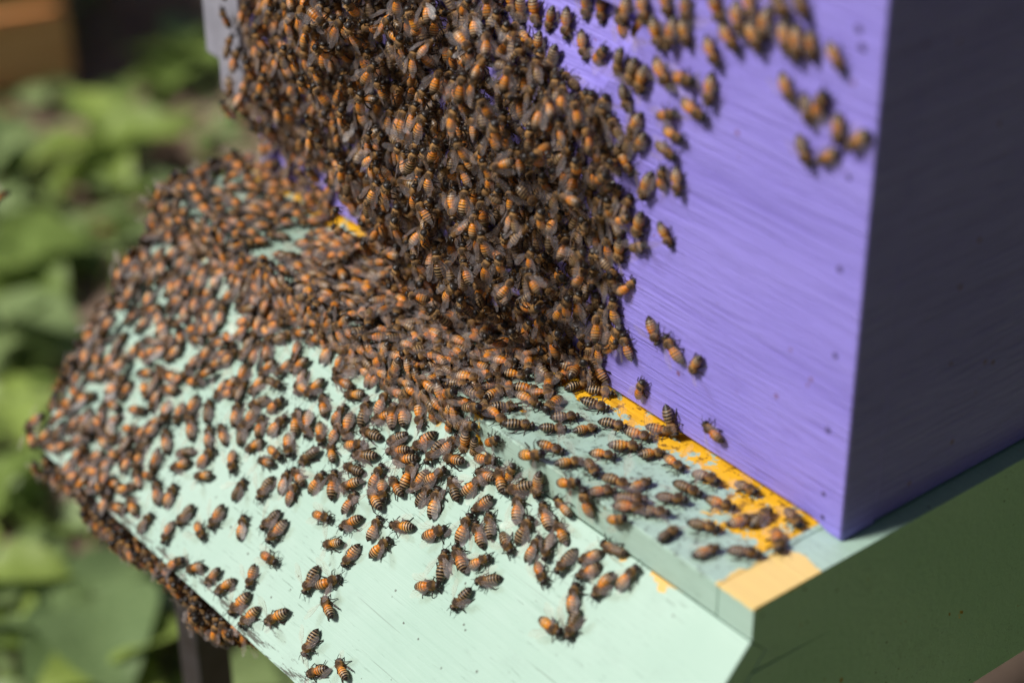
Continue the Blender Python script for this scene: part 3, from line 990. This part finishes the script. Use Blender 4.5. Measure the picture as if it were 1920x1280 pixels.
TABLE = """S -2717 814 91 dv;S -2567 726 -92 dv;S -2484 650 103 of;S -2398 664 93 of;S -2301 554 77 ov;S -2205 518 122 ov;S -2107 466 -134 os;S -2064 539 96 os;S -1933 451 164 os;S -2164 663 15 of;S -1988 603 -127 ov;S -1852 557 99 ov;S -1722 470 -155 of;S -2018 723 -147 os;S -1894 715 -97 of;S -1765 609 69 os;S -2570 939 113 of;S -2428 826 -109 dv;S -2355 849 -99 of;S -2315 963 6 of;S -2353 1085 -66 ov;S -2021 916 -81 dv;S -1927 875 49 os;S -1865 352 166 os;S -1930 401 -37 ov;S -1703 304 80 dv;S -2004 366 88 of;S -1836 280 101 os;S -1771 272 -93 of;S -2421 590 165 ov;S -2462 1200 -117 os;S -2327 1213 -105 ov;S -2229 1232 -104 ov;S -2084 1142 -126 os;S -1842 958 162 os;S -1825 1131 -84 dv;S -1706 1202 -138 os;S -1586 1126 163 os;S -1539 407 45 of;S -1394 185 -119 of;S -1574 206 149 dv;S -1626 302 107 of;S -1412 315 95 of;S -1321 295 143 of;S -1299 239 133 df;S -1173 255 -22 dv;V -1160 -103 -96 of;S -1213 111 124 of;S -1127 168 86 dv;S -1064 66 142 of;V -1002 -127 162 of;V -852 -23 111 of;S -958 86 153 ov;S -1032 208 91 of;S -969 165 -64 df;S -935 269 -24 of;S -858 170 -94 df;S -760 97 -129 of;S -732 150 -124 of;S -633 157 -99 ov;V -685 -152 -175 df;S -1403 495 114 dv;S -1340 427 151 of;S -1242 390 48 of;S -1154 428 -140 df;S -1222 559 -105 dv;S -1418 607 32 of;V -978 9 26 os;F -832 -512 55 of;S -1373 59 145 os;S -1268 37 -136 df;V -1349 -147 69 of;S -1495 146 66 ov;S -1458 76 -172 of;F -846 -425 17 ds;V -675 0 31 of;S -550 76 74 of;S -727 272 110 of;S -663 356 -75 dv;S -748 417 2 ov;F -451 -499 98 ds;F -1028 -336 33 os;F -1007 -234 51 os;F -1043 -129 30 os;F -906 -179 68 os;F -795 -153 -3 os;F -770 -364 82 of;F -719 -453 41 df;F -674 -499 35 of;F -593 -441 33 df;F -612 -328 29 df;F -627 -232 17 ds;F -631 -127 6 df;F -467 -205 26 os;F -397 -359 31 ds;F -274 -459 76 of;F -335 -215 70 of;F -294 -142 100 df;F -146 -196 -37 of;F -176 -351 34 df;F -480 -42 1 df;F -1009 -35 35 os;F -213 -44 -21 df;F -1418 -473 51 ds;F -1309 -375 55 ds;F -1213 -277 77 os;F -1204 -473 28 os;V -1212 26 26 os;F -1069 -487 68 os;F -1569 -436 64 ds;F -1611 -267 36 os;V -1613 50 26 ds;F -1333 -122 30 ds;F -1171 -161 32 ds;F -1341 -280 55 df;F -1446 -259 -72 of;F -1570 -182 -42 of;F -1732 -365 71 of;F -1734 -233 36 os;F -1863 -396 63 os;F -1669 -323 -39 of;F -1718 -466 17 df;F -981 -436 -22 df;S -1502 25 19 of;V -1662 -154 -96 os;V -1595 -144 -100 ds;V -1478 -50 41 os;F -1492 -80 75 ds;V -1639 -49 21 df;F -1397 -41 36 ds;F -1673 -397 91 ov;S -3101 1051 99 of;S -3186 1079 135 of;S -2934 1071 -104 dv;S -2745 978 -92 ov;S -2798 1080 -17 ov;S -2981 1193 -71 of;S -3154 1234 80 dv;S -2821 1279 45 of;S -2689 1228 -144 os;S -2568 1201 -110 os;S -3381 1274 -159 of;S -3288 1214 158 ov;S -3399 1171 46 os;S -2518 257 136 ov;S -2377 128 -154 os;S -2205 87 90 ov;S -2268 176 112 dv;S -2311 266 -63 of;S -2405 248 84 ov;S -2544 369 -52 of;S -2444 369 -44 ov;S -2362 321 91 of;S -2100 110 135 os;V -1887 -121 81 of;S -1969 30 -46 ov;V -1687 -78 28 dv;V -2103 -136 53 dv;S -2163 232 -169 dv;S -2008 173 -136 ds;S -1867 121 -111 ov;S -1970 217 -146 of;S -1905 229 -144 os;S -1781 125 -93 dv;S -1728 61 72 of;S -1657 98 -164 os;S -2313 411 150 os;S -2428 477 -123 ds;S -2218 316 30 of;S -2126 323 -153 df;S -2143 405 -168 dv;S -1705 210 56 of;V -1772 48 35 of;V -1776 -52 -123 ov;S -2159 139 -132 ov;S -2061 73 131 of;S -2795 390 57 of;S -2712 463 71 of;S -2616 397 123 os;S -2775 601 -129 os;S -2582 504 -36 of;S -2631 571 -3 of;S -2648 628 -166 os;S -2848 729 -41 of;S -2966 869 -150 os;S -3020 795 73 ov;S -3159 841 -144 dv;S -3144 900 -135 ov;S -3077 707 122 of;S -3001 658 144 of;S -3216 726 130 of;S -2898 600 122 dv;S -2809 517 111 ov;S -2895 523 -86 of;S -3432 754 -52 of;S -3349 715 -73 of;S -3284 651 -78 ov;S -3176 616 121 df;S -3099 477 29 of;S -2901 428 -133 dv;S -2993 542 118 of;S -3491 650 -156 of;S -3320 859 135 of;W -1089 464 -56 ov;W -962 440 136 of;W -827 430 -117 os;W -1155 143 72 of;W -961 89 -65 ds;W -707 159 164 ov;W -1240 318 118 of;W -1313 332 71 of;W -1420 206 87 of;W -1418 112 137 ov;W -1328 455 97 of;W -1403 393 91 df;W -1231 1358 -117 of;W -1049 1469 26 of;W -897 1543 -12 of;W -1005 1394 0 ov;W -1046 1311 -9 df;W -1191 1292 -123 of;W -1277 1171 -51 os;W -1382 1010 -133 os;W -1366 912 -125 os;W -1151 1113 -105 of;W -1066 1179 86 of;W -972 1204 -77 of;W -1187 927 -108 os;W -1035 946 -61 os;W -1197 818 33 df;W -1300 760 -101 os;W -1366 745 91 of;W -1443 753 86 of;W -1489 760 85 df;W -1466 1038 98 of;W -198 2001 -51 of;W -321 2003 -76 of;W -384 1992 -81 of;W -442 1988 -67 of;W -423 1802 -53 of;W -316 1755 -62 df;W -252 1794 68 of;W -163 1739 -84 of;W -63 1731 -129 of;W -318 1590 -49 df;W -201 1616 -139 of;W -547 2006 -95 of;W -599 1941 -52 of;W -725 1898 -39 of;W -687 1981 -71 of;W -811 1811 -51 of;W -813 1654 -87 of;W -957 1648 10 of;W -1077 1629 -41 of;W -1189 1565 -107 os;W -1114 1787 -72 os;W -1034 1808 -97 of;W -966 1836 -73 of;W -964 1934 -87 of;W -796 1991 -66 os;W -628 2054 -68 of;W -483 2108 -47 df;W -384 2140 -47 df;W -1073 1921 -71 of;W -1192 1860 -69 of;W -2162 1553 -77 of;W -2097 1579 -78 os;W -2027 1569 -91 of;W -1935 1587 -76 os;W -1837 1582 -100 os;W -1734 1595 -83 of;W -1658 1690 -85 of;W -1562 1707 -85 os;W -1426 1688 105 of;W -1505 1539 48 of;W -1298 1814 -94 of;W -1263 1752 -125 os;W -1940 1467 -14 of;W -1867 1469 -90 os;W -1618 1544 -67 of;W -1766 1444 -105 df;W -1331 1592 -100 ds;W -1251 1578 -108 ds;W -1294 1448 -73 ds"""
for row in TABLE.split(';'):
    sf, a, b, ang, ty = row.split()
    a, b, ang = int(a) * 1e-4, int(b) * 1e-4, math.radians(int(ang))
    p, h, n = spot(sf, a, b, ang)
    pit = {'f': rb.uniform(-.05, .12), 'v': rb.uniform(-.08, .1), 's': rb.uniform(-.22, .0)}[ty[1]]
    h2, n2 = tilt(h, n, pit, rb.uniform(-.15, .15))
    m4 = frame(p, h2, n2, rb.uniform(0.93, 1.15))
    BEES.append((m4, ty[0], ty[1], sf, p))
CENT = [m4 @ Vector((-0.0016, 0, 0.0024)) for m4, *_ in BEES]

# ---- the rest of the swarm: where it sits
SW = []                                      # (matrix, colour, pose)
GAP_S = [(-0.3941, 0.0305, 0.009, 0.0044), (-0.4112, 0.0501, 0.0063, 0.0022), (-0.3384, 0.0142, 0.0072, 0.0034), (-0.3368, 0.0285, 0.0035, 0.0051),
         (-0.4221, 0.1057, 0.0098, 0.0047), (-0.3931, 0.0882, 0.0094, 0.0032), (-0.3712, 0.0835, 0.0054, 0.0036), (-0.324, 0.0571, 0.0103, 0.0045),
         (-0.2936, 0.017, 0.0061, 0.0038), (-0.2775, 0.0297, 0.0067, 0.0055), (-0.3784, 0.1105, 0.0058, 0.003), (-0.4194, 0.0947, 0.0049, 0.0027),
         (-0.3394, 0.0845, 0.0038, 0.0035), (-0.4268, 0.0823, 0.0058, 0.0035), (-0.3483, 0.0523, 0.0045, 0.0026), (-0.307, 0.0323, 0.0049, 0.0026),
         (-0.3698, 0.038, 0.0039, 0.0022), (-0.3813, 0.0683, 0.0037, 0.0019), (-0.2664, 0.0126, 0.0041, 0.0026), (-0.228, 0.0081, 0.004, 0.0025)]
GAP_F = [(-0.3337, -0.0392, 0.0073, 0.0068), (-0.3376, -0.0272, 0.0043, 0.0052), (-0.3353, -0.0535, 0.003, 0.0033), (-0.232, -0.022, 0.0035, 0.0033),
         (-0.2414, -0.0333, 0.0032, 0.0029), (-0.4107, -0.0273, 0.008, 0.0041), (-0.3989, -0.0560, 0.0034, 0.0057), (-0.3741, -0.006, 0.0078, 0.0058),
         (-0.3290, -0.0085, 0.0140, 0.0080)]
POLY_S = [(-0.150, -0.001), (-0.2200, 0.0), (-0.2704, 0.0276), (-0.3545, 0.0691), (-0.3236, 0.1005), (-0.3386, 0.1313), (-0.425, 0.1313), (-0.425, -0.001)]


def inside(x, y, P):
    c = False
    j = len(P) - 1
    for i in range(len(P)):
        if (P[i][1] > y) != (P[j][1] > y) and x < (P[j][0] - P[i][0]) * (y - P[i][1]) / (P[j][1] - P[i][1]) + P[i][0]: c = not c
        j = i
    return c


def in_gap(x, y, G_, grow=0.0022):
    return any(((x - a) / (rx + grow)) ** 2 + ((y - b) / (ry + grow)) ** 2 < 1 for a, b, rx, ry in G_)


rs = random.Random(23)


def angdir(base, spread):
    return math.radians(base + rs.gauss(0, spread))


def near(c, pts, d):
    return any((c - q).length_squared < d * d for q in pts)


def fill(surf, n_try, region, heading, dmin, colours='oood', poses='fffvvs', pile=0.0):
    pts = [c for c in CENT]
    got = 0
    for _ in range(n_try):
        a, b = region()
        if a is None: continue
        ang = heading(a, b)
        p, h, n = spot(surf, a, b, ang)
        c = p + n * 0.0024
        k_ = 1.0 + 0.30 * math.sin(a * 150 + 1.3) * math.sin(b * 170 + a * 60) + rs.uniform(-.12, .12)
        if near(c, pts, dmin * (k_ if surf == 'S' else 1.0)): continue
        pts.append(c)
        lift_ = rs.uniform(0, pile) + (rs.uniform(0, .004) if a < -0.405 else 0)
        h2, n2 = tilt(h, n, rs.uniform(-.18, .15), rs.uniform(-.3, .3))
        SW.append((frame(p + n * lift_, h2, n2, rs.uniform(.92, 1.15)), rs.choice(colours), rs.choice(poses)))
        got += 1
    return got


def reg_S():
    a = rs.uniform(-0.424, -0.15); b = rs.uniform(0.0, 0.1322)
    if not inside(a, b, POLY_S) or in_gap(a, b, GAP_S): return None, None
    return a, b


def reg_F():
    a = rs.uniform(-0.424, -0.152); b = rs.uniform(-0.055, -0.003)
    if in_gap(a, b, GAP_F, 0.003): return None, None
    return a, b


# on the slope most heads point down toward the front edge
head_S = lambda a, b: angdir(-100, 36) if rs.random() < .50 else (angdir(75, 40) if rs.random() < .6 else rs.uniform(0, 6.28))
head_F = lambda a, b: angdir(20, 50) if rs.random() < .5 else rs.uniform(0, 6.28)
fill('S', 9000, reg_S, head_S, 0.0079, 'ooooood', 'ffffvv')
fill('F', 6000, reg_F, head_F, 0.0074, 'oood', 'fffvv', 0.001)
# bees climbing over others
fill('S', 120, reg_S, head_S, 0.0045, 'oood', 'ffvv', 0.0045)
# a loose second layer where the carpet meets the beard
fill('F', 260, lambda: (rs.uniform(-0.33, -0.17), rs.uniform(-0.05, -0.012)), head_F, 0.0045, 'oood', 'fffvv', 0.005)
# vertical front of the deck
fill('V', 3000, lambda: (rs.uniform(-0.424, -0.17), rs.uniform(-0.015, 0.002)), lambda a, b: rs.uniform(0, 6.28), 0.0060, 'oood', 'fffv')


def around_tube(n_try, x0, x1, cyf, rad, th0, th1, dmin, head):
    """bees clinging round an edge that runs along x"""
    pts = list(CENT)
    for _ in range(n_try):
        x = rs.uniform(x0, x1)
        cy, cz = cyf(x)
        r = rad(x) * (rs.uniform(.55, 1.0))
        th = math.radians(rs.uniform(th0, th1))
        n = Vector((rs.uniform(-.25, .25), -math.cos(th), math.sin(th))).normalized()
        p = Vector((x, cy, cz)) + n * r
        c = p + n * 0.0024
        if near(c, pts, dmin): continue
        pts.append(c)
        t = head(x)
        h = t - n * t.dot(n)
        if h.length < .1: h = EX - n * n.x
        h2, n2 = tilt(h.normalized(), n, rs.uniform(-.4, .3), rs.uniform(-.4, .4))
        SW.append((frame(p, h2, n2, rs.uniform(.92, 1.12)), rs.choice('ood'), rs.choice('ffffv')))


def rad_front(x):
    # thick on the left, thinning to nothing right of the black leg
    k = min(1, max(0, (x + 0.222) / -0.030))
    return 0.0040 + 0.0115 * k * (0.78 + 0.22 * math.sin(x * 70) + 0.12 * math.sin(x * 190))


around_tube(3600, -0.414, -0.224, lambda x: (-0.1325, -0.1185), rad_front, -150, -4, 0.0046,
            lambda x: Vector((rs.gauss(0, .6), rs.gauss(0, .4), 1)))
# the left end of the board and of the deck
for _ in range(1400):
    y = rs.uniform(-0.128, -0.004)
    zt = 0.0 if y > -0.0545 else max(-0.1137, -0.0154 + (y + 0.0551) * 1.112)
    z = zt - rs.uniform(-0.004, 0.022)
    n = Vector((-1, rs.uniform(-.3, .1), rs.uniform(-.1, .7))).normalized()
    p = Vector((XL - rs.uniform(-0.001, 0.002), y, z))
    c = p + n * 0.0024
    if near(c, [m_.translation for m_, *_ in SW[-400:]], 0.0055): continue
    t = Vector((0, rs.gauss(0, .7), rs.choice((-1, 1))))
    h2, n2 = tilt((t - n * t.dot(n)).normalized(), n, rs.uniform(-.3, .3), rs.uniform(-.3, .3))
    SW.append((frame(p, h2, n2, rs.uniform(.92, 1.12)), rs.choice('ooood'), rs.choice('ffffv')))

# ---- the beard on the purple front
XRT = ([-0.010, 0.0, 0.017, 0.055, 0.070, 0.100, 0.128, 0.136, 0.1405, 0.1415, 0.146, 0.150, 0.158, 0.19, 0.25],
       [-0.158, -0.154, -0.141, -0.131, -0.1345, -0.130, -0.126, -0.134, -0.140, -0.160, -0.185, -0.205, -0.222, -0.258, -0.300])


def beard_inset(x, z):
    """rough distance inside the beard's outline on the wall, negative outside"""
    xr = float(np.interp(z, *XRT)) + 0.006 * math.sin(z * 210 + 1) + 0.004 * math.sin(z * 470)
    zmin = -0.004 + 0.030 * min(1, max(0, (-x - 0.298) / 0.02))
    return min(xr - x, (z - zmin) * 1.6, x + 0.434 + 0.006)


def beard_t(x, z):
    d = beard_inset(x, z)
    if d < 0: return -1
    T = 0.030 * (1 - math.exp(-d / 0.026))
    T += 0.009 * math.exp(-((x + 0.225) / 0.05) ** 2 - ((z - 0.045) / 0.035) ** 2)
    left = min(1, max(0, (x + 0.43) / 0.12))
    T *= 0.42 + 0.58 * left
    T += 0.0050 * math.sin(x * 95 + 1.0) * math.sin(z * 80 + x * 40) * min(1, d / 0.02)
    return max(T, 0.0)


OUTER = []
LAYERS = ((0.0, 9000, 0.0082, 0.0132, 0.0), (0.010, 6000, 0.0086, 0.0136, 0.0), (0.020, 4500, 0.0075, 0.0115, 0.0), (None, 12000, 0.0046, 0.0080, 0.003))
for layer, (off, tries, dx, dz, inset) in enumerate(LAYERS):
    pts = []
    for _ in range(tries):
        x = rs.uniform(-0.419, -0.10); z = rs.uniform(0.004, 0.205)
        if x > -0.23 and z > 0.165: continue
        t0 = beard_t(x, z)
        if t0 < 0: continue
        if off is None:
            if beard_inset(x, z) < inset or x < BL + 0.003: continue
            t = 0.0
        else:
            t = t0 - off
        if t < 0 or (x < BL and t < 0.001): continue
        if any(((x - a) / dx) ** 2 + ((z - b) / dz) ** 2 < 1 for a, b in pts): continue
        e = 0.004
        tx = (beard_t(x + e, z) - beard_t(x - e, z)) / (2 * e); tz = (beard_t(x, z + e) - beard_t(x, z - e)) / (2 * e)
        tx = max(-1.3, min(1.3, tx)); tz = max(-1.0, min(1.4, tz))
        n = Vector((-tx, -1, -tz)).normalized() if off is not None else Vector((0, -1, 0))
        if layer == 0: t += rs.choice((-0.0085, -0.005, -0.002, 0.0, 0.0015, 0.0035))
        elif off is not None: t += rs.uniform(-0.003, 0.002)
        p = Vector((x, -max(t, 0), z))
        c = p + n * 0.0024
        if layer == 0 and near(c, CENT, 0.0058): continue
        if off is None and near(c, CENT, 0.0048): continue
        pts.append((x, z))
        if rs.random() < .84: ang = math.radians(88 + rs.gauss(0, 22))
        else: ang = rs.uniform(0, 6.28)
        h = EX * math.cos(ang) + Vector((0, 0, 1)) * math.sin(ang)
        h = (h - n * h.dot(n)).normalized()
        h2, n2 = tilt(h, n, rs.gauss(.05, .32), rs.gauss(0, .55))
        rec = (frame(p, h2, n2, rs.uniform(.92, 1.15)), rs.choice('ooooood' if layer == 0 else 'ood') if off is not None else 'd', rs.choice('fffffffv'))  # deeper layers take more dark bees, painting shade into the gaps
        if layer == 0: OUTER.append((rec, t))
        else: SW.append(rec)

# loose bees on the wall below the beard's left half
pts = []
for _ in range(600):
    x = rs.uniform(-0.411, -0.305); z = rs.uniform(0.003, 0.034)
    if in_gap(x, z, [(-0.3914, 0.0144, 0.006, 0.006), (-0.355, 0.0188, 0.008, 0.006), (-0.3344, 0.0162, 0.006, 0.006)], 0.001): continue
    if -0.348 < x and z < 0.014: continue
    p, h, n = spot('W', x, z, math.radians(88 + rs.gauss(0, 35)))
    c = p + n * 0.0024
    if near(c, pts, 0.0072) or near(c, CENT, 0.0058): continue
    pts.append(c)
    h2, n2 = tilt(h, n, rs.gauss(0, .2), rs.gauss(0, .3))
    SW.append((frame(p, h2, n2, rs.uniform(.92, 1.12)), rs.choice('oood'), rs.choice('ffffv')))

# the nearest and clearest of the outer beard become individuals, the others join the swarm
want = 299 - len(BEES)
OUTER.sort(key=lambda q: -(q[1] * 1000 - abs((Vector(q[0][0].translation) - CAM_P).dot(FWD) - 0.905) * 300))
for k, (rec, t) in enumerate(OUTER):
    if k < want: BEES.append((rec[0], rec[1], rec[2], 'B', rec[0].translation.copy()))
    else: SW.append(rec)

# ---- one bee on the wing at the left of the picture
fly = frame(CAM_P + (FWD + RGT * (-957 / 4000) - UP * (-262 / 4000)) * 1.12, Vector((.3, .5, .5)), Vector((-.3, -.4, .8)), 1.0)
BEES.append((fly, 'o', 's', 'A', fly.translation.copy()))

# ---- individuals with labels that say which one
DIRS = ['right', 'up-right', 'up', 'up-left', 'left', 'down-left', 'down', 'down-right']
ORD_W = ['', 'second', 'third', 'fourth', 'fifth', 'sixth', 'seventh', 'eighth', 'ninth', 'tenth', 'eleventh', 'twelfth']


def ordinal(r):
    if r < len(ORD_W): return ORD_W[r] + ' ' if r else ''
    n = r + 1
    return '%d%s ' % (n, {1: 'st', 2: 'nd', 3: 'rd'}.get(n % 10 if n not in (11, 12, 13) else 0, 'th'))


CW = {'o': 'orange-banded', 'd': 'dark-striped'}
PW = {'f': 'folded', 'v': 'half-open', 's': 'raised'}
desc = {}
for i, (m4, c, ps, sf, p) in enumerate(BEES):
    a = picture(m4.translation); b = picture(m4 @ Vector((0.004, 0, 0)))
    k = int(round(math.atan2(-(b[1] - a[1]), b[0] - a[0]) / (math.pi / 4))) % 8
    sf2 = 'F' if sf == 'V' else sf
    desc.setdefault((c, ps, sf2, DIRS[k]), []).append((i, a))
LAB = {}
for (c, ps, sf, dr), L in desc.items():
    if sf in 'WF': L.sort(key=lambda q: -q[1][0])
    else: L.sort(key=lambda q: -q[1][1])
    for r, (i, a) in enumerate(L):
        if sf == 'A': LAB[i] = 'single honey bee flying in the air left of the hive'
        elif sf == 'W':
            LAB[i] = '%s bee on purple wall, %s wings, heading %s, %s such from right' % (CW[c], PW[ps], dr, ordinal(r).strip() or 'first')
        elif sf == 'F':
            LAB[i] = '%s bee on flat yellow-stained ledge, %s wings, heading %s, %s such from right' % (CW[c], PW[ps], dr, ordinal(r).strip() or 'first')
        elif sf == 'S':
            LAB[i] = '%s bee on mint slope, %s wings, heading %s, %slowest such' % (CW[c], PW[ps], dr, ordinal(r))
        else:
            LAB[i] = '%s bee bulging out of the beard, %s wings, heading %s, %slowest such' % (CW[c], PW[ps], dr, ordinal(r))
GR = {'W': 'bees spread over the purple wall', 'F': 'bees on the flat ledge below the box', 'V': 'bees on the flat ledge below the box', 'S': 'bees on the mint landing slope',
      'B': 'bees on the outside of the beard'}
for i, (m4, c, ps, sf, p) in enumerate(BEES):
    o = make_bee(m4, c, ps)
    tag(o, LAB[i], 'bee', GR.get(sf))

# ---- the swarm as one mass
VAR = {}
rv = random.Random(77)
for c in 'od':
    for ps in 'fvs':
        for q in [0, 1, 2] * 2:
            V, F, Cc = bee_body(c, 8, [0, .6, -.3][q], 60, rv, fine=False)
            V = list(V); F = [tuple(f) for f in F]; mi = [0] * len(F); Cc = list(Cc)
            def addp(v2, f2, mk):
                b = len(V)
                V.extend(v2); F.extend([tuple(k + b for k in f) for f in f2]); mi.extend(mk); Cc.extend([(0, 0, 0, 0)] * len(v2))
            a, pt, rl = POSE[ps][q]
            for s in (1, -1):
                v2, f2, m2 = bee_wing(s, a + rv.uniform(-4, 4), pt, rl, rv)
                addp(v2, f2, [1 if k == 0 else 3 for k in m2])
                for wch in range(3):
                    v2, f2 = bee_leg(s, wch, rv, 3); addp(v2, f2, [2] * len(f2))
                v2, f2 = bee_antenna(s, rv, 3); addp(v2, f2, [2] * len(f2))
            lv = np.array([k for f in F for k in f], dtype=np.int32); lt = np.array([len(f) for f in F], dtype=np.int32)
            VAR.setdefault((c, ps), []).append((np.array(V) * MM, lv, lt, np.array(mi, dtype=np.int32), np.array(Cc)))
vv, ll, tt, mm_, cc = [], [], [], [], []
base_i = 0
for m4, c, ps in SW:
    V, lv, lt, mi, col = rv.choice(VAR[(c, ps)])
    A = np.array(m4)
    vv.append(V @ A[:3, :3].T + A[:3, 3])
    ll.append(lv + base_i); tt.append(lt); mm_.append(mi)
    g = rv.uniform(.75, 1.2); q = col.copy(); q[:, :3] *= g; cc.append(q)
    base_i += len(V)
vv = np.concatenate(vv); ll = np.concatenate(ll); tt = np.concatenate(tt); mm_ = np.concatenate(mm_); cc = np.concatenate(cc)
me = bpy.data.meshes.new('honey_bee_swarm')
me.vertices.add(len(vv)); me.loops.add(len(ll)); me.polygons.add(len(tt))
me.vertices.foreach_set('co', vv.astype(np.float32).ravel())
me.loops.foreach_set('vertex_index', ll)
me.polygons.foreach_set('loop_start', np.concatenate([[0], np.cumsum(tt)[:-1]]).astype(np.int32))
me.polygons.foreach_set('material_index', mm_)
me.polygons.foreach_set('use_smooth', np.ones(len(tt), dtype=bool))
for q in ('body', 'wing', 'limb', 'vein'): me.materials.append(M[q])
at = me.color_attributes.new('Col', 'FLOAT_COLOR', 'POINT')
at.data.foreach_set('color', cc.astype(np.float32).ravel())
me.update(); me.validate()
swarm = link('honey_bee_swarm', me)
tag(swarm, 'dense mass of honey bees carpeting the mint board and bearding the purple front', 'bees', kind='stuff')
print('individual bees', len(BEES), 'swarm bees', len(SW), 'swarm faces', len(tt))
